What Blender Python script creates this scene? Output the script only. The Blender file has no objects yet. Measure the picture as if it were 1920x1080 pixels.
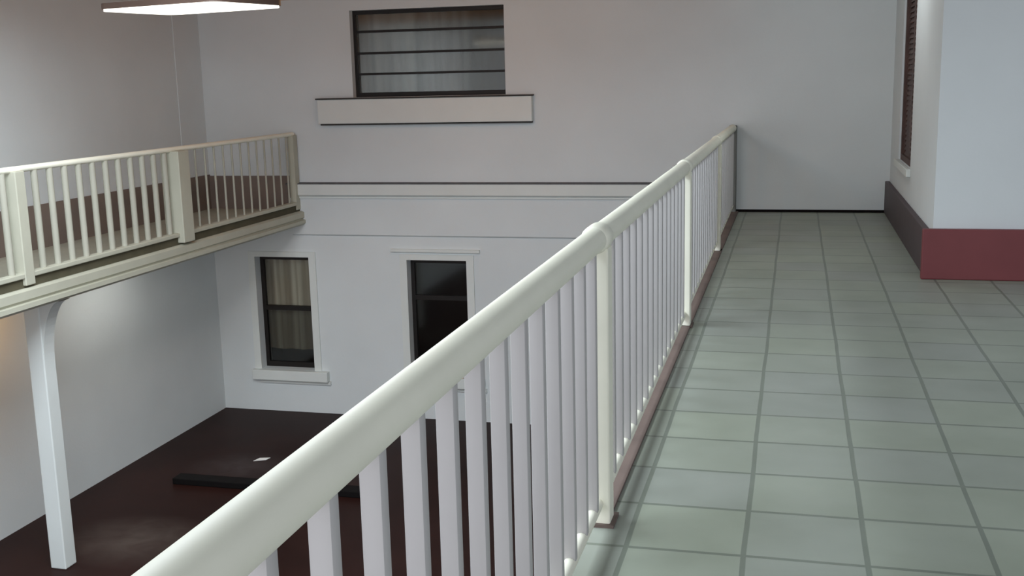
import bpy, bmesh, math
from mathutils import Vector, Matrix

S = bpy.context.scene
COL = S.collection

# ------------------------------------------------------------------ camera
f = Vector((-0.2460659, 0.95096697, -0.18738568))
r = Vector((0.96896343, 0.24607762, -0.02357261))
u = Vector((-0.02369465, 0.18737028, 0.98200353))
cam_data = bpy.data.cameras.new('camera')
cam_data.sensor_width = 36.0
cam_data.lens = 2065.22 / 1920 * 36.0
cam_data.clip_start = 0.05
cam = bpy.data.objects.new('camera', cam_data)
COL.objects.link(cam)
m = Matrix((r, u, -f)).transposed().to_4x4()
m.translation = Vector((0, 0, 1.6))
cam.matrix_world = m
S.camera = cam

# ------------------------------------------------------------------ light
S.view_settings.view_transform = 'Standard'
S.view_settings.look = 'None'
S.view_settings.gamma = 1.0
S.view_settings.exposure = 0.13
S.view_settings.use_curve_mapping = False

w = bpy.data.worlds.new('overcast_sky')
S.world = w
w.use_nodes = True
bgn = w.node_tree.nodes['Background']
bgn.inputs['Color'].default_value = (0.84, 0.86, 1.0, 1)
bgn.inputs['Strength'].default_value = 0.95


def area(name, loc, target, sx, sy, power, col):
    l = bpy.data.lights.new(name, 'AREA')
    l.shape = 'RECTANGLE'
    l.size, l.size_y = sx, sy
    l.energy = power
    l.color = col
    o = bpy.data.objects.new(name, l)
    COL.objects.link(o)
    o.location = loc
    o.rotation_euler = (Vector(target) - Vector(loc)).to_track_quat('-Z', 'Y').to_euler()
    return o


# daylight: the open end of the building behind the camera, and an unseen roof opening added to light the courtyard
area('daylight_open_end', (-1.5, -5.0, 1.0), (-1.5, 13, 0.2), 9.0, 3.0, 270, (0.95, 0.94, 1.0))
area('added_roof_light', (-3.5, 4.6, 3.2), (-3.5, 4.6, 0.0), 2.9, 5.0, 560, (0.84, 0.93, 1.0))

# ------------------------------------------------------------------ materials


def lin(c):
    return tuple(((v / 255) / 12.92 if v / 255 <= 0.04045 else ((v / 255 + 0.055) / 1.055) ** 2.4) for v in c) + (1,)


def mat(name, rgb, rough=0.6, var=0.06, scale=3.0, spec=0.3, bump=0.0, bscale=60.0, metal=0.0):
    mt = bpy.data.materials.new(name)
    mt.use_nodes = True
    nt = mt.node_tree
    b = nt.nodes['Principled BSDF']
    b.inputs['Roughness'].default_value = rough
    b.inputs['Specular IOR Level'].default_value = spec
    b.inputs['Metallic'].default_value = metal
    c = lin(rgb)
    tc = nt.nodes.new('ShaderNodeTexCoord')
    no = nt.nodes.new('ShaderNodeTexNoise')
    no.inputs['Scale'].default_value = scale
    no.inputs['Detail'].default_value = 5
    nt.links.new(tc.outputs['Object'], no.inputs['Vector'])
    rp = nt.nodes.new('ShaderNodeValToRGB')
    rp.color_ramp.elements[0].position = 0.3
    rp.color_ramp.elements[1].position = 0.7
    rp.color_ramp.elements[0].color = tuple(v * (1 - var) for v in c[:3]) + (1,)
    rp.color_ramp.elements[1].color = tuple(min(1, v * (1 + var)) for v in c[:3]) + (1,)
    nt.links.new(no.outputs['Fac'], rp.inputs['Fac'])
    nt.links.new(rp.outputs['Color'], b.inputs['Base Color'])
    if bump:
        n2 = nt.nodes.new('ShaderNodeTexNoise')
        n2.inputs['Scale'].default_value = bscale
        nt.links.new(tc.outputs['Object'], n2.inputs['Vector'])
        bp = nt.nodes.new('ShaderNodeBump')
        bp.inputs['Strength'].default_value = bump
        bp.inputs['Distance'].default_value = 0.01
        nt.links.new(n2.outputs['Fac'], bp.inputs['Height'])
        nt.links.new(bp.outputs['Normal'], b.inputs['Normal'])
    return mt


def tile_mat(name, rgb_a, rgb_b, grout, size, ox, oy, gw):
    """square floor tiles with dark grout, in object (= world) coordinates"""
    mt = bpy.data.materials.new(name)
    mt.use_nodes = True
    nt = mt.node_tree
    N, L = nt.nodes, nt.links
    b = N['Principled BSDF']
    tc = N.new('ShaderNodeTexCoord')
    mp = N.new('ShaderNodeMapping')
    mp.inputs['Location'].default_value = (-ox, -oy, 0)
    L.new(tc.outputs['Object'], mp.inputs['Vector'])
    br = N.new('ShaderNodeTexBrick')
    br.offset = 0.0
    br.squash = 1.0
    br.inputs['Scale'].default_value = 1.0
    br.inputs['Brick Width'].default_value = size
    br.inputs['Row Height'].default_value = size
    br.inputs['Mortar Size'].default_value = gw
    br.inputs['Mortar Smooth'].default_value = 0.35
    br.inputs['Bias'].default_value = 0.0
    br.inputs['Color1'].default_value = lin(rgb_a)
    br.inputs['Color2'].default_value = lin(rgb_b)
    br.inputs['Mortar'].default_value = lin(grout)
    # the grid wanders a little, as hand-laid tiles do
    nw = N.new('ShaderNodeTexNoise')
    nw.inputs['Scale'].default_value = 1.3
    L.new(tc.outputs['Object'], nw.inputs['Vector'])
    vm = N.new('ShaderNodeVectorMath')
    vm.operation = 'MULTIPLY_ADD'
    vm.inputs[1].default_value = (0.015, 0.015, 0)
    L.new(nw.outputs['Color'], vm.inputs[0])
    L.new(mp.outputs['Vector'], vm.inputs[2])
    L.new(vm.outputs['Vector'], br.inputs['Vector'])
    # worn, blotchy glaze
    n1 = N.new('ShaderNodeTexNoise')
    n1.inputs['Scale'].default_value = 2.2
    n1.inputs['Detail'].default_value = 6
    L.new(tc.outputs['Object'], n1.inputs['Vector'])
    rp = N.new('ShaderNodeValToRGB')
    rp.color_ramp.elements[0].position = 0.3
    rp.color_ramp.elements[1].position = 0.72
    rp.color_ramp.elements[0].color = (0.86, 0.87, 0.84, 1)
    rp.color_ramp.elements[1].color = (1.06, 1.06, 1.06, 1)
    L.new(n1.outputs['Fac'], rp.inputs['Fac'])
    mx = N.new('ShaderNodeMix')
    mx.data_type = 'RGBA'
    mx.blend_type = 'MULTIPLY'
    mx.inputs['Factor'].default_value = 1
    L.new(br.outputs['Color'], mx.inputs['A'])
    L.new(rp.outputs['Color'], mx.inputs['B'])
    L.new(mx.outputs['Result'], b.inputs['Base Color'])
    b.inputs['Roughness'].default_value = 0.42
    b.inputs['Specular IOR Level'].default_value = 0.35
    bp = N.new('ShaderNodeBump')
    bp.inputs['Strength'].default_value = 0.25
    bp.inputs['Distance'].default_value = 0.004
    bp.invert = True
    L.new(br.outputs['Fac'], bp.inputs['Height'])
    L.new(bp.outputs['Normal'], b.inputs['Normal'])
    return mt


def glass_mat(name, tint, gloss):
    mt = bpy.data.materials.new(name)
    mt.use_nodes = True
    nt = mt.node_tree
    N, L = nt.nodes, nt.links
    N.remove(N['Principled BSDF'])
    t = N.new('ShaderNodeBsdfTransparent')
    t.inputs['Color'].default_value = tint
    g = N.new('ShaderNodeBsdfGlossy')
    g.inputs['Roughness'].default_value = 0.08
    mx = N.new('ShaderNodeMixShader')
    mx.inputs['Fac'].default_value = gloss
    L.new(t.outputs[0], mx.inputs[1])
    L.new(g.outputs[0], mx.inputs[2])
    L.new(mx.outputs[0], N['Material Output'].inputs['Surface'])
    return mt


def emit_mat(name, rgb, strength):
    mt = bpy.data.materials.new(name)
    mt.use_nodes = True
    b = mt.node_tree.nodes['Principled BSDF']
    b.inputs['Base Color'].default_value = lin(rgb)
    b.inputs['Emission Color'].default_value = lin(rgb)
    b.inputs['Emission Strength'].default_value = strength
    return mt


def curtain_mat(name, a, b_, scale):
    mt = mat(name, a, 0.9, 0.0)
    nt = mt.node_tree
    N, L = nt.nodes, nt.links
    tc = N.new('ShaderNodeTexCoord')
    mp = N.new('ShaderNodeMapping')
    mp.inputs['Scale'].default_value = (scale, 0.4, 0.15)
    no = N.new('ShaderNodeTexNoise')
    no.inputs['Scale'].default_value = 1.0
    no.inputs['Detail'].default_value = 2
    rp = N.new('ShaderNodeValToRGB')
    rp.color_ramp.elements[0].position = 0.4
    rp.color_ramp.elements[1].position = 0.6
    rp.color_ramp.elements[0].color = lin(a)
    rp.color_ramp.elements[1].color = lin(b_)
    L.new(tc.outputs['Object'], mp.inputs['Vector'])
    L.new(mp.outputs['Vector'], no.inputs['Vector'])
    L.new(no.outputs['Fac'], rp.inputs['Fac'])
    L.new(rp.outputs['Color'], N['Principled BSDF'].inputs['Base Color'])
    return mt


M_WALL = mat('white_wall_paint', (217, 222, 222), 0.75, 0.03, 1.2, 0.2, 0.08, 35)
M_TRIM = mat('cream_plaster', (220, 224, 220), 0.6, 0.03, 2.0, 0.3)
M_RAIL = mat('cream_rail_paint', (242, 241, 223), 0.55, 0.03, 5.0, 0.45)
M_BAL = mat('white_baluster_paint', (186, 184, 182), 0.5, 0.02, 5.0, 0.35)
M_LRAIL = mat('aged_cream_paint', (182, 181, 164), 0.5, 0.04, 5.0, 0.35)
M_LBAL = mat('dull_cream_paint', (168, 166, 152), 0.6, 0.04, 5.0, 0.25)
M_OLIVE = mat('olive_recess_shade', (84, 80, 64), 0.8, 0.15, 4.0, 0.15)
M_POST = mat('grey_green_post_paint', (118, 120, 116), 0.5, 0.04, 5.0, 0.35)
M_RED = mat('oxblood_paint', (118, 60, 62), 0.5, 0.08, 3.0, 0.35)
M_DADO = mat('brown_dado_paint', (126, 112, 103), 0.6, 0.1, 2.0, 0.25)
M_DKBASE = mat('dark_base_paint', (78, 66, 68), 0.55, 0.1, 3.0, 0.3)
M_DKSTRIP = mat('dark_sill_strip', (70, 68, 66), 0.9, 0.2, 9.0, 0.1)  # dark tone of the thin strips above and below the sill
M_CAP = mat('grey_cornice_strip', (104, 106, 108), 0.9, 0.15, 9.0, 0.1)  # grey tone of the thin strip on top of the cornice
M_GAP = mat('black_joint', (24, 20, 20), 0.9, 0.2, 8.0, 0.1)
M_BROWN = mat('dark_floor_brown', (112, 98, 92), 0.7, 0.15, 4.0, 0.2)
M_TILE = tile_mat('pale_green_floor_tiles', (155, 162, 147), (151, 156, 148), (121, 128, 117), 0.40, 0.272, 3.557, 0.011)
M_DFLOOR = mat('dark_red_polished_floor', (40, 22, 19), 0.45, 0.25, 1.1, 0.08)
# two paler patches in the floor colour; the nearer paints in a reflection
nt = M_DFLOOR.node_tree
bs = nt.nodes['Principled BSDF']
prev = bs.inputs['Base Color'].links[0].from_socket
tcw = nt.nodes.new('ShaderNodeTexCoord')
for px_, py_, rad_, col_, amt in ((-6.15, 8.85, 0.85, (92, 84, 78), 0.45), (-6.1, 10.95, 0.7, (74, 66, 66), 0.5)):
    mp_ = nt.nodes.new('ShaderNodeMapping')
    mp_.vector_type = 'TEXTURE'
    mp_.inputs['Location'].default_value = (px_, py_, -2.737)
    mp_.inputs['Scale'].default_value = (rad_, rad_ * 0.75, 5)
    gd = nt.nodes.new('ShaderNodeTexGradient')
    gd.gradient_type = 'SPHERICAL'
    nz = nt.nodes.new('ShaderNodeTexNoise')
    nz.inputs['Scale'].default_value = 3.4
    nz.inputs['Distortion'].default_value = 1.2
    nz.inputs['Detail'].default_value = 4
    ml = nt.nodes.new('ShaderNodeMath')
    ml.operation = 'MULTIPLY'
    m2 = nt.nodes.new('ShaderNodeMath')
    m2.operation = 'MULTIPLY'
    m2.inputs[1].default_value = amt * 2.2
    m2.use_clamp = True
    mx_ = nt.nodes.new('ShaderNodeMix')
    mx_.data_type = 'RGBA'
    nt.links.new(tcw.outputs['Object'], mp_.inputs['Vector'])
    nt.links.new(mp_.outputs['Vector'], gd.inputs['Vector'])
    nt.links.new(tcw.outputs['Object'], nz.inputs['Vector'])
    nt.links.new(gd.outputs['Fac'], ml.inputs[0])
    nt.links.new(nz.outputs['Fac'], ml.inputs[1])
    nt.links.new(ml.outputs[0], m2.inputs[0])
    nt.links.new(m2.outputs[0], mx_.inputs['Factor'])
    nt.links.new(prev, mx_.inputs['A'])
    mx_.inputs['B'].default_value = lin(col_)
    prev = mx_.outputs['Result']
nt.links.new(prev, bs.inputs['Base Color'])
M_BOUNCE = mat('warm_bounce_ceiling', (206, 130, 66), 0.7, 0.12, 2.0, 0.2)
M_FRAME = mat('dark_window_frame', (30, 26, 24), 0.5, 0.15, 6.0, 0.3)
M_WOOD = mat('dark_brown_timber', (84, 62, 56), 0.55, 0.2, 5.0, 0.3)
M_PLANK = mat('near_black_timber', (9, 6, 6), 0.8, 0.2, 5.0, 0.2)
M_PAPER = mat('white_paper', (240, 240, 236), 0.8, 0.02)
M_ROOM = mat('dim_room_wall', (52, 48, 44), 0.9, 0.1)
M_GLASS = glass_mat('clear_pane', (0.9, 0.9, 0.88, 1), 0.08)
M_GLASSD = glass_mat('dim_pane', (0.66, 0.66, 0.63, 1), 0.07)
M_CURT_U = curtain_mat('grey_olive_curtain', (80, 73, 62), (140, 138, 132), 3.2)
M_CURT_L = curtain_mat('beige_curtain', (150, 138, 118), (206, 200, 182), 7.0)
M_LAMP = emit_mat('warm_white_diffuser', (255, 250, 236), 2.2)
M_HOUSE = mat('dark_brown_lamp_housing', (70, 54, 46), 0.5, 0.1)
M_BULB = emit_mat('amber_lit_glass', (255, 190, 110), 6.0)

# ------------------------------------------------------------------ helpers


class MB:
    def __init__(self):
        self.bm = bmesh.new()

    def box(self, x0, x1, y0, y1, z0, z1, bev=0.0):
        bm = self.bm
        vs = [bm.verts.new((x, y, z)) for x in (x0, x1) for y in (y0, y1) for z in (z0, z1)]
        idx = [(0, 1, 3, 2), (4, 6, 7, 5), (0, 4, 5, 1), (2, 3, 7, 6), (0, 2, 6, 4), (1, 5, 7, 3)]
        fs = [bm.faces.new([vs[i] for i in q]) for q in idx]
        if bev:
            es = {e for fc in fs for e in fc.edges}
            bmesh.ops.bevel(bm, geom=list(es), offset=bev, segments=2, profile=0.5, affect='EDGES')
        return self

    def tube(self, pts, rad, seg=14, caps=True, sx=1.0):
        bm = self.bm
        pts = [Vector(p) for p in pts]
        rads = rad if isinstance(rad, (list, tuple)) else [rad] * len(pts)
        rings = []
        for i, p in enumerate(pts):
            d = (pts[min(i + 1, len(pts) - 1)] - pts[max(i - 1, 0)]).normalized()
            a = Vector((0, 0, 1)) if abs(d.z) < 0.9 else Vector((0, 1, 0))
            s = d.cross(a).normalized()
            t = s.cross(d).normalized()
            rings.append([bm.verts.new(p + (s * math.cos(k * 2 * math.pi / seg) + t * math.sin(k * 2 * math.pi / seg) * sx) * rads[i]) for k in range(seg)])
        for a, b in zip(rings, rings[1:]):
            for k in range(seg):
                bm.faces.new((a[k], a[(k + 1) % seg], b[(k + 1) % seg], b[k]))
        if caps:
            bm.faces.new(list(reversed(rings[0])))
            bm.faces.new(rings[-1])
        return self

    def prism(self, poly, axis, a0, a1):
        """poly: 2D outline; axis 'x','y','z' is the extrusion direction"""
        bm = self.bm

        def P(p, a):
            return {'x': (a, p[0], p[1]), 'y': (p[0], a, p[1]), 'z': (p[0], p[1], a)}[axis]
        A = [bm.verts.new(P(p, a0)) for p in poly]
        B = [bm.verts.new(P(p, a1)) for p in poly]
        n = len(poly)
        for i in range(n):
            bm.faces.new((A[i], A[(i + 1) % n], B[(i + 1) % n], B[i]))
        bm.faces.new(list(reversed(A)))
        bm.faces.new(B)
        return self

    def build(self, name, material, parent=None, smooth=False):
        bmesh.ops.recalc_face_normals(self.bm, faces=self.bm.faces)
        me = bpy.data.meshes.new(name)
        self.bm.to_mesh(me)
        self.bm.free()
        me.materials.append(material)
        if smooth:
            for p in me.polygons:
                p.use_smooth = True
            me.set_sharp_from_angle(angle=math.radians(40))
        o = bpy.data.objects.new(name, me)
        COL.objects.link(o)
        if parent:
            o.parent = parent
        return o


def tag(o, label, cat, group=None, kind=None):
    o['label'] = label
    if cat:
        o['category'] = cat
    if group:
        o['group'] = group
    if kind:
        o['kind'] = kind
    return o


def empty(name, loc=(0, 0, 0)):
    o = bpy.data.objects.new(name, None)
    o.empty_display_size = 0.2
    COL.objects.link(o)
    o.location = loc
    return o


def struct(o, label, cat):
    return tag(o, label, cat, kind='structure')


def holed_wall(x0, x1, z0, z1, y_front, y_back, holes):
    """wall in the xz plane with rectangular openings and their reveals"""
    xs = sorted({x0, x1, *[h[0] for h in holes], *[h[1] for h in holes]})
    zs = sorted({z0, z1, *[h[2] for h in holes], *[h[3] for h in holes]})
    mb = MB()
    bm = mb.bm
    V = {}

    def v(x, y, z):
        k = (x, y, z)
        if k not in V:
            V[k] = bm.verts.new(k)
        return V[k]

    def hole(i, j):
        if i < 0 or j < 0 or i >= len(xs) - 1 or j >= len(zs) - 1:
            return True
        cx, cz = (xs[i] + xs[i + 1]) / 2, (zs[j] + zs[j + 1]) / 2
        return any(h[0] < cx < h[1] and h[2] < cz < h[3] for h in holes)
    for i in range(len(xs) - 1):
        for j in range(len(zs) - 1):
            if hole(i, j):
                continue
            a, b, c, d = xs[i], xs[i + 1], zs[j], zs[j + 1]
            for y in (y_front, y_back):
                bm.faces.new((v(a, y, c), v(b, y, c), v(b, y, d), v(a, y, d)))
            for (di, dj, p, q) in ((-1, 0, (a, c), (a, d)), (1, 0, (b, c), (b, d)), (0, -1, (a, c), (b, c)), (0, 1, (a, d), (b, d))):
                if hole(i + di, j + dj):
                    bm.faces.new((v(p[0], y_front, p[1]), v(q[0], y_front, q[1]), v(q[0], y_back, q[1]), v(p[0], y_back, p[1])))
    return mb


# ------------------------------------------------------------------ dimensions (metres; gallery floor = 0)
YW = 13.06            # far wall
XL, XR = -7.46, 1.04  # left wall, right wall of the corridor
ZF = -2.737           # lower floor
ZC = 2.85             # ceiling
ZCF = 2.62            # lowered brown ceiling, unseen, added for warm bounce on the far wall
XRAIL, XLRAIL = -0.66, -6.2
YP = 8.92             # front face of the block on the right
YB = -5.0             # open end behind the camera

U = (-5.37, -3.40, 1.405, 2.46)
L1 = (-6.87, -6.10, -2.155, -0.632)
L2 = (-4.75, -3.96, -2.155, -0.64)

# ------------------------------------------------------------------ setting
struct(holed_wall(XL - 0.3, XR + 0.3, ZF - 0.2, ZC, YW, YW + 0.3, [U, L1, L2]).build('wall_far', M_WALL),
       'white far wall of the courtyard with three windows', 'wall')
struct(MB().box(XL - 0.3, XL, YB, YW, ZF - 0.2, ZC).build('wall_left', M_WALL), 'plain white wall along the left gallery', 'wall')

# right wall with the window opening (x is the wall normal): built as boxes around the opening
W4 = (10.85, 12.1, 0.68, 2.55)
mb = MB()
mb.box(XR, XR + 0.3, YP, W4[0], 0, ZC)
mb.box(XR, XR + 0.3, W4[1], YW, 0, ZC)
mb.box(XR, XR + 0.3, W4[0], W4[1], 0, W4[2])
mb.box(XR, XR + 0.3, W4[0], W4[1], W4[3], ZC)
struct(mb.build('wall_right', M_WALL), 'white corridor side wall with a brown shuttered window', 'wall')
struct(MB().box(XR + 0.3, 6.5, YP, YP + 0.3, 0, ZC).box(XR, XR + 0.3, YP - 0.001, YP, 0, ZC).build('wall_right_front', M_WALL),
       'bright white wall facing the viewer above the oxblood base', 'wall')

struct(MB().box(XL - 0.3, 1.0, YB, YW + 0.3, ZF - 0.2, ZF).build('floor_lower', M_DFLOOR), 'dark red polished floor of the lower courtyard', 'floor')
struct(MB().box(-0.78, XR, YB, YW, -0.22, 0).box(XR, 6.5, YB, YP, -0.22, 0).build('floor', M_TILE), 'pale green tiled gallery floor', 'floor')
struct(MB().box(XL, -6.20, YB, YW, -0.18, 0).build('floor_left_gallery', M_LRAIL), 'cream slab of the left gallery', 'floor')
mb = MB().box(XL - 0.3, -6.2, YB, 7.4, ZC, ZC + 0.15).box(-2.5, 6.5, YB, 7.4, ZC, ZC + 0.15).box(-0.6, 6.5, 7.4, YW + 0.3, ZC, ZC + 0.15).box(-6.2, -2.5, YB, 1.2, ZC, ZC + 0.15)
struct(mb.build('ceiling', M_WALL), 'white ceiling around an added roof opening', 'ceiling')
struct(MB().box(XL - 0.3, -0.6, 7.4, YW + 0.3, ZCF, ZC + 0.15).build('added_low_ceiling', M_BOUNCE), 'unseen low brown ceiling added for warm bounce on the far wall', 'ceiling')
# wall carrying the right gallery, seen only from the side
struct(MB().box(-0.45, -0.25, YB, YW, ZF, -0.22).build('wall_under_gallery', M_WALL), 'white wall under the right gallery', 'wall')

# mouldings on the far wall
mb = MB().prism([(YW, 0.145), (YW - 0.05, 0.145), (YW - 0.05, 0.165), (YW - 0.085, 0.19), (YW - 0.085, 0.325), (YW, 0.325)], 'x', -6.2, -0.78)
t1 = struct(mb.build('trim_1', M_TRIM), 'cream cornice band across the far wall at gallery level', 'trim')
MB().prism([(YW, 0.325), (YW - 0.088, 0.325), (YW - 0.088, 0.335), (YW, 0.345)], 'x', -6.33, -0.78).build('cornice_cap', M_CAP, t1)
mb = MB().prism([(YW, -0.345), (YW - 0.028, -0.325), (YW - 0.028, 0.145), (YW, 0.145)], 'x', -6.3, -0.78)
struct(mb.build('trim_2', M_WALL), 'white string course below the cornice on the far wall', 'trim')

# left gallery fascia mouldings, with a recess under the railing, its shade painted dark olive
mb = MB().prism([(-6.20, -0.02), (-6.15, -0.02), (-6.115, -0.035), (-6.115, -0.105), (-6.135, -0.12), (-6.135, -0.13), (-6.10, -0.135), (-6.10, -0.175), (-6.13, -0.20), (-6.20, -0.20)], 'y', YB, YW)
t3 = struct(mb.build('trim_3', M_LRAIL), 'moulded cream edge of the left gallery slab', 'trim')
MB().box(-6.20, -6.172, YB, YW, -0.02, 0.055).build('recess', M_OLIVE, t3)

# flat brown strip on the floor under the near railing
struct(MB().box(-0.70, -0.625, 3.84, YW, 0.0, 0.012).build('trim_4', M_BROWN), 'dark brown floor strip under the near railing', 'trim')
# shallow pilaster in the corner of the left gallery
struct(MB().box(XL, XL + 0.012, 12.45, YW, 0.445, ZCF, 0.004).build('trim_6', M_WALL), 'shallow white pilaster in the far left corner', 'trim')
# black joint where the corridor floor meets the far wall
struct(MB().box(-0.68, XR, YW - 0.012, YW, 0.0, 0.03).build('trim_5', M_GAP), 'thin black joint at the corridor end', 'trim')

# painted bases
struct(MB().box(XL, -6.25, YW - 0.02, YW, 0, 0.43).build('baseboard_far', M_DADO), 'dark brown painted base at the end of the left gallery', 'baseboard')
struct(MB().box(XL, XL + 0.02, YB, YW, 0, 0.445).build('baseboard_left', M_DADO), 'dark brown painted base behind the left balusters', 'baseboard')
struct(MB().box(XR - 0.05, XR, YP, YW, 0, 0.36, 0.008).build('baseboard_right', M_DKBASE), 'dark painted base along the corridor side wall', 'baseboard')
struct(MB().box(XR - 0.08, 6.5, YP - 0.06, YP, 0, 0.39, 0.01).build('baseboard_right_front', M_RED), 'oxblood painted base under the bright white wall', 'baseboard')

# ------------------------------------------------------------------ windows


def curtain(x0, x1, y, z0, z1, amp, wl, m_, parent):
    mb = MB()
    n = 90
    cols = []
    for i in range(n + 1):
        x = x0 + (x1 - x0) * i / n
        yy = y + amp * math.sin(x * 2 * math.pi / wl) + amp * 0.5 * math.sin(x * 2 * math.pi / (wl * 0.43) + 1.0)
        cols.append((mb.bm.verts.new((x, yy, z0)), mb.bm.verts.new((x, yy, z1)), mb.bm.verts.new((x, yy + 0.006, z0)), mb.bm.verts.new((x, yy + 0.006, z1))))
    for a, b in zip(cols, cols[1:]):
        mb.bm.faces.new((a[0], b[0], b[1], a[1]))
        mb.bm.faces.new((a[2], a[3], b[3], b[2]))
    return mb.build('curtain', m_, parent, True)


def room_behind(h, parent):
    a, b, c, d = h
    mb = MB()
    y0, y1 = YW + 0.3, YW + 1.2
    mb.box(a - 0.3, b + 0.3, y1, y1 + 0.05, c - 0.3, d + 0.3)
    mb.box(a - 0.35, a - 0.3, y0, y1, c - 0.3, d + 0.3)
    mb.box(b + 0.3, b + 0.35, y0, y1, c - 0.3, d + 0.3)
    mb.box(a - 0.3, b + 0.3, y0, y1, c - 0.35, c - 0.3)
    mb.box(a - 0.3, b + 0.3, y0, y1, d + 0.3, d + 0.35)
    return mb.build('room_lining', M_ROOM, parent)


# window_1: the wide upper one
w1 = struct(empty('window_1', ((U[0] + U[1]) / 2, YW, U[2])), 'wide dark upper window with three horizontal bars over a deep white sill', 'window')
w1.location = (0, 0, 0)
a, b, c, d = U
yf = YW + 0.10
mb = MB()
mb.box(a, b, yf, yf + 0.05, d - 0.045, d).box(a, b, yf, yf + 0.05, c, c + 0.055)
mb.box(a, a + 0.035, yf, yf + 0.05, c + 0.055, d - 0.045).box(b - 0.025, b, yf, yf + 0.05, c + 0.055, d - 0.045)
mb.build('window_frame', M_FRAME, w1)
for z in (2.206, 1.942, 1.687):
    MB().box(a + 0.035, b - 0.025, yf, yf + 0.04, z - 0.014, z + 0.014).build('window_bar', M_FRAME, w1)
MB().box(a + 0.035, b - 0.025, yf + 0.042, yf + 0.048, c + 0.055, d - 0.045).build('pane', M_GLASS, w1)
curtain(a + 0.02, b - 0.02, YW + 0.22, c, d, 0.022, 0.45, M_CURT_U, w1)
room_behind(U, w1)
sl = MB().box(-5.82, -3.06, YW - 0.10, YW, 1.085, 1.385, 0.008).build('sill', M_TRIM, w1)
MB().box(-5.84, -3.05, YW - 0.11, YW, 1.385, 1.402).build('sill_cap', M_DKSTRIP, sl)
MB().box(-5.80, -3.07, YW - 0.07, YW, 1.065, 1.085).build('sill_drip', M_DKSTRIP, sl)

# surrounds + sashes of the lower windows


def lower_window(n, h, zbar, label, glass, cur, sill):
    a, b, c, d = h
    w_ = struct(empty('window_%d' % n), label, 'window')
    s = 0.095
    mb = MB()
    for q in ((a - s, a, c, d + 0.07), (b, b + s, c, d + 0.07), (a, b, d, d + 0.07)):
        mb.box(q[0], q[1], YW - 0.022, YW, q[2], q[3])
    mb.build('surround', M_TRIM, w_)
    yf = YW + 0.13
    mb = MB()
    mb.box(a, b, yf, yf + 0.05, d - 0.06, d).box(a, b, yf, yf + 0.05, c, c + 0.07)
    mb.box(a, a + 0.05, yf, yf + 0.05, c + 0.07, d - 0.06).box(b - 0.03, b, yf, yf + 0.05, c + 0.07, d - 0.06)
    mb.build('window_frame', M_FRAME, w_)
    MB().box(a + 0.05, b - 0.03, yf - 0.01, yf + 0.045, zbar - 0.03, zbar + 0.03).build('window_bar', M_FRAME, w_)
    for z0, z1, gm in ((c + 0.07, zbar - 0.03, M_GLASSD), (zbar + 0.03, d - 0.06, glass)):
        MB().box(a + 0.05, b - 0.03, yf + 0.02, yf + 0.026, z0, z1).build('pane', gm, w_)
    if cur:
        curtain(a, b, YW + 0.25, c + 0.22, d, 0.018, 0.30, cur, w_)
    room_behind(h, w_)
    MB().box(a - 0.11, b + 0.2, YW - 0.09, YW, c - 0.135, c, 0.006).build('sill', M_TRIM, w_)
    MB().box(a - 0.02, b + 0.22, YW - 0.03, YW, c - 0.185, c - 0.135).build('sill_moulding', M_TRIM, w_)
    return w_


lower_window(2, L1, -1.345, 'lower sash window with a beige curtain, nearer the left corner', M_GLASS, M_CURT_L, True)
lw2 = lower_window(3, L2, -1.15, 'lower dark window partly hidden behind the near handrail', M_GLASSD, None, True)
MB().box(-4.96, -3.78, YW - 0.04, YW, -0.535, -0.50).build('hood_moulding', M_TRIM, lw2)

# window_4: brown shuttered window in the corridor side wall
w4 = struct(empty('window_4'), 'brown wooden shuttered window in the corridor side wall', 'window')
y0, y1, z0, z1 = W4
mb = MB()
mb.box(XR + 0.02, XR + 0.09, y0, y0 + 0.07, z0, z1).box(XR + 0.02, XR + 0.09, y1 - 0.07, y1, z0, z1)
mb.box(XR + 0.02, XR + 0.09, y0 + 0.07, y1 - 0.07, z1 - 0.07, z1).box(XR + 0.02, XR + 0.09, y0 + 0.07, y1 - 0.07, z0, z0 + 0.06)
mb.build('window_frame', M_WOOD, w4)
ym = (y0 + y1) / 2
for p, q in ((y0 + 0.07, ym - 0.004), (ym + 0.004, y1 - 0.07)):
    mb = MB()
    mb.box(XR + 0.045, XR + 0.07, p, p + 0.07, z0 + 0.06, z1 - 0.07).box(XR + 0.045, XR + 0.07, q - 0.07, q, z0 + 0.06, z1 - 0.07)
    zz = z0 + 0.06
    while zz + 0.05 < z1 - 0.07:
        mb.prism([(XR + 0.042, zz), (XR + 0.05, zz), (XR + 0.07, zz + 0.055), (XR + 0.062, zz + 0.055)], 'y', p + 0.07, q - 0.07)
        zz += 0.05
    mb.build('shutter', M_WOOD, w4)
MB().box(XR + 0.10, XR + 0.14, y0, y1, z0, z1).build('back_panel', M_WOOD, w4)
MB().box(XR - 0.04, XR, y0 - 0.06, y1 + 0.06, z0 - 0.07, z0, 0.005).build('sill', M_TRIM, w4)

# ------------------------------------------------------------------ near railing
nr = tag(empty('guard_railing', (XRAIL, 7, 0)), 'cream tubular guard railing in the foreground along the pale tiled gallery', 'railing')
nr.location = (0, 0, 0)


def nrx(y):
    return -0.66 - max(0, y - 4) * 0.004


def nrz(y):
    return 1.046 - max(0, y - 3.7) * 0.0075


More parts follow.
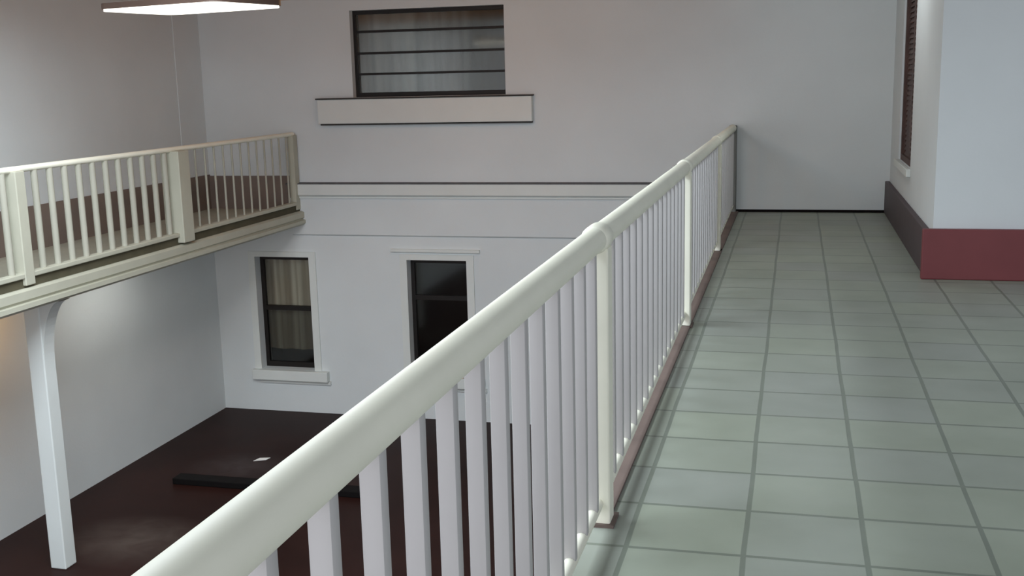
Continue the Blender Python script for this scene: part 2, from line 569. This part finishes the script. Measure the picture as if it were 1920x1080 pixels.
ys = [-0.6, 0.6, 2.0, 3.75, 5.5, 7.0, 8.5, 10.1, 11.6, 12.9]
MB().tube([(nrx(y), y, nrz(y)) for y in ys] + [(nrx(13.0), 13.0, nrz(13.0) - 0.02)], [0.043] * len(ys) + [0.036], 20).build('handrail', M_RAIL, nr, True)
posts = [0.55, 3.75, 7.0, 10.1]
for y in posts:
    po = MB().box(nrx(y) - 0.045, nrx(y) + 0.045, y - 0.045, y + 0.045, 0, nrz(y) - 0.03, 0.006).build('post', M_RAIL, nr)
    MB().tube([(nrx(y), y - 0.06, nrz(y)), (nrx(y), y - 0.05, nrz(y)), (nrx(y), y + 0.05, nrz(y)), (nrx(y), y + 0.06, nrz(y))], [0.043, 0.05, 0.05, 0.043], 20).build('collar', M_RAIL, po, True)
    MB().box(nrx(y) - 0.07, nrx(y) + 0.06, y - 0.06, y + 0.07, 0, 0.012).build('foot_plate', M_BROWN, po)
ep = MB().box(nrx(13) - 0.045, nrx(13) + 0.045, 12.96, YW - 0.001, 0, nrz(13) + 0.03, 0.012).build('post', M_POST, nr)
ep['label'] = 'grey end post against the far wall'
ends = posts + [12.96]
for y0, y1 in [(-0.6, 0.55)] + list(zip(ends, ends[1:])):
    MB().tube([(nrx(y0 + 0.045), y0 + 0.045, 0.085), (nrx(y1 - 0.045), y1 - 0.045, 0.085)], 0.022, 12).build('bottom_rail', M_RAIL, nr, True)
y = 0.81
while y < 12.9:
    if all(abs(y - p) > 0.09 for p in posts):
        zt = nrz(y) - 0.041
        x = nrx(y)
        MB().box(x - 0.020, x + 0.020, y - 0.018, y + 0.018, 0.09, zt + 0.012, 0.006).build('baluster', M_BAL, nr, True)
    y += 0.2

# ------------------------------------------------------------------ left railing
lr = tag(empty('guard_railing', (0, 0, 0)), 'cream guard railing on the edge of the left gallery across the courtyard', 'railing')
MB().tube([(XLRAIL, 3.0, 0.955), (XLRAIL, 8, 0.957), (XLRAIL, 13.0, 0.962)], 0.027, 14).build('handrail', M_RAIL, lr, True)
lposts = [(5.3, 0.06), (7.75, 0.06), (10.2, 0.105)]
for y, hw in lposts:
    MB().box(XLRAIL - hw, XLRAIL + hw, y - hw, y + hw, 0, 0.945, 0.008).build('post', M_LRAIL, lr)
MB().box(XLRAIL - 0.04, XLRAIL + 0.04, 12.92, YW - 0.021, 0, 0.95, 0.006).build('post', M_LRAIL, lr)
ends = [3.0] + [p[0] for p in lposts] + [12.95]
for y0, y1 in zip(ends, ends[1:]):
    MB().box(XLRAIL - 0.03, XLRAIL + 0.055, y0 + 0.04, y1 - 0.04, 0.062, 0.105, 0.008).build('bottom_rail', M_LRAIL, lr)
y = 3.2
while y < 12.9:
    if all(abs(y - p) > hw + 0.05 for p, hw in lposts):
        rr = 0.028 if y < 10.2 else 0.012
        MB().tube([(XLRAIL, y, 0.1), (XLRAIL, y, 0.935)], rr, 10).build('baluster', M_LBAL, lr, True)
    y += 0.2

# ------------------------------------------------------------------ column under the left gallery
cx, cy = -6.47, 8.2
cl = tag(empty('column', (0, 0, 0)), 'slim pale square column on the dark lower floor holding up the left gallery', 'column')
MB().box(cx - 0.08, cx + 0.08, cy - 0.08, cy + 0.08, ZF, -0.16, 0.01).build('shaft', M_TRIM, cl)
pts = []
for k in range(11):
    t = k / 10 * math.pi / 2
    pts.append((cx + 0.08 + 0.22 * (1 - math.cos(t)), -0.80 + 0.58 * math.sin(t)))
poly = [(cx + 0.08, -0.21)] + pts
MB().prism(poly, 'y', cy - 0.07, cy + 0.07).build('bracket', M_TRIM, cl)

# ------------------------------------------------------------------ pendant light panel
pl = tag(empty('pendant_lamp', (0, 0, 0)), 'long rounded white light panel hanging over the courtyard', 'lamp')


def rrect(cx, cy, lx, ly, ang, rad, seg=8):
    out = []
    for sx, sy, a0 in ((1, 1, 0), (-1, 1, 90), (-1, -1, 180), (1, -1, 270)):
        for k in range(seg + 1):
            t = math.radians(a0 + 90 * k / seg)
            px, py = sx * (lx / 2 - rad) + rad * math.cos(t), sy * (ly / 2 - rad) + rad * math.sin(t)
            out.append((cx + px * math.cos(ang) - py * math.sin(ang), cy + px * math.sin(ang) + py * math.cos(ang)))
    return out


LA = math.radians(-14.5)
LCX, LCY = -4.66, 8.09
MB().prism(rrect(LCX, LCY, 1.25, 0.80, LA, 0.10), 'z', 2.205, 2.25).build('housing', M_HOUSE, pl)
MB().prism(rrect(LCX, LCY, 1.23, 0.78, LA, 0.10), 'z', 2.19, 2.205).build('diffuser', M_LAMP, pl)
for s in (-0.45, 0.45):
    x, y = LCX + s * math.cos(LA), LCY + s * math.sin(LA)
    MB().tube([(x, y, 2.25), (x, y, ZCF)], 0.008, 8).build('hanging_rod', M_HOUSE, pl, True)

# ------------------------------------------------------------------ lamp under the left gallery (lights the bracket amber)
ul = tag(empty('ceiling_or_fill_lamp', (0, 0, 0)), 'small amber lamp under the left gallery', 'lamp')
MB().tube([(-7.05, 8.35, -0.16), (-7.05, 8.35, -0.19)], 0.09, 20).build('base_plate', M_FRAME, ul, True)
MB().tube([(-7.05, 8.35, -0.19), (-7.05, 8.35, -0.22), (-7.05, 8.35, -0.27), (-7.05, 8.35, -0.29)], [0.07, 0.08, 0.06, 0.02], 20).build('lamp_shade', M_BULB, ul, True)
pt = bpy.data.lights.new('amber_bulb', 'POINT')
pt.energy = 9
pt.color = (1.0, 0.55, 0.2)
pt.shadow_soft_size = 0.08
po = bpy.data.objects.new('amber_bulb', pt)
COL.objects.link(po)
po.location = (-7.05, 8.35, -0.40)

# unseen white tube added on the soffit to brighten the lower left wall
tl = tag(empty('tube_fill', (0, 0, 0)), 'unseen white tube added under the left gallery slab as fill', 'lamp')
MB().box(-6.85, -6.75, 9.8, 11.0, -0.2, -0.16, 0.005).build('housing', M_TRIM, tl)
MB().tube([(-6.8, 9.83, -0.23), (-6.8, 10.97, -0.23)], 0.016, 12).build('tube', M_LAMP, tl, True)
o = area('tube_fill_light', (-6.8, 10.4, -0.26), (-6.8, 10.4, -3), 0.1, 1.1, 7, (1.0, 0.98, 0.92))
# unseen warm globe, added to tint the top of the far wall
gl = tag(empty('ceiling_or_fill_lamp', (0, 0, 0)), 'unseen warm fill lamp added on the low brown ceiling', 'lamp')
MB().tube([(-3.5, 10.6, ZCF), (-3.5, 10.6, ZCF - 0.03)], 0.12, 24).build('base_plate', M_HOUSE, gl, True)
MB().tube([(-3.5, 10.6, ZCF - 0.03), (-3.5, 10.6, ZCF - 0.06), (-3.5, 10.6, ZCF - 0.10)], [0.10, 0.11, 0.05], 24).build('lamp_shade', M_BULB, gl, True)
pt = bpy.data.lights.new('warm_fill', 'POINT')
pt.energy = 14
pt.color = (1.0, 0.58, 0.25)
pt.shadow_soft_size = 0.1
po = bpy.data.objects.new('warm_fill', pt)
COL.objects.link(po)
po.location = (-3.5, 10.6, ZCF - 0.22)

# unseen white globe, added to brighten the far end of the corridor
cg = tag(empty('ceiling_or_fill_lamp', (0, 0, 0)), 'unseen white fill lamp added on the corridor ceiling', 'lamp')
MB().tube([(0.2, 10.4, ZC), (0.2, 10.4, ZC - 0.03)], 0.12, 24).build('base_plate', M_TRIM, cg, True)
MB().tube([(0.2, 10.4, ZC - 0.03), (0.2, 10.4, ZC - 0.06), (0.2, 10.4, ZC - 0.11)], [0.10, 0.11, 0.05], 24).build('lamp_shade', M_LAMP, cg, True)
pt = bpy.data.lights.new('corridor_fill', 'POINT')
pt.energy = 16
pt.color = (0.92, 0.97, 1.0)
pt.shadow_soft_size = 0.12
po = bpy.data.objects.new('corridor_fill', pt)
COL.objects.link(po)
po.location = (0.2, 10.4, ZC - 0.26)

# ------------------------------------------------------------------ things on the lower floor
pk = MB().box(-6.6, -4.3, 10.28, 10.46, ZF, ZF + 0.07, 0.008).build('timber_plank', M_PLANK)
tag(pk, 'near-black timber plank lying across the dark lower floor', 'plank')
mb = MB()
mb.prism([(-6.06, 11.14), (-5.93, 11.20), (-5.91, 11.28), (-6.03, 11.25)], 'z', ZF + 0.001, ZF + 0.006)
tag(mb.build('paper_scrap', M_PAPER), 'small white paper scrap on the dark lower floor beyond the plank', 'paper')
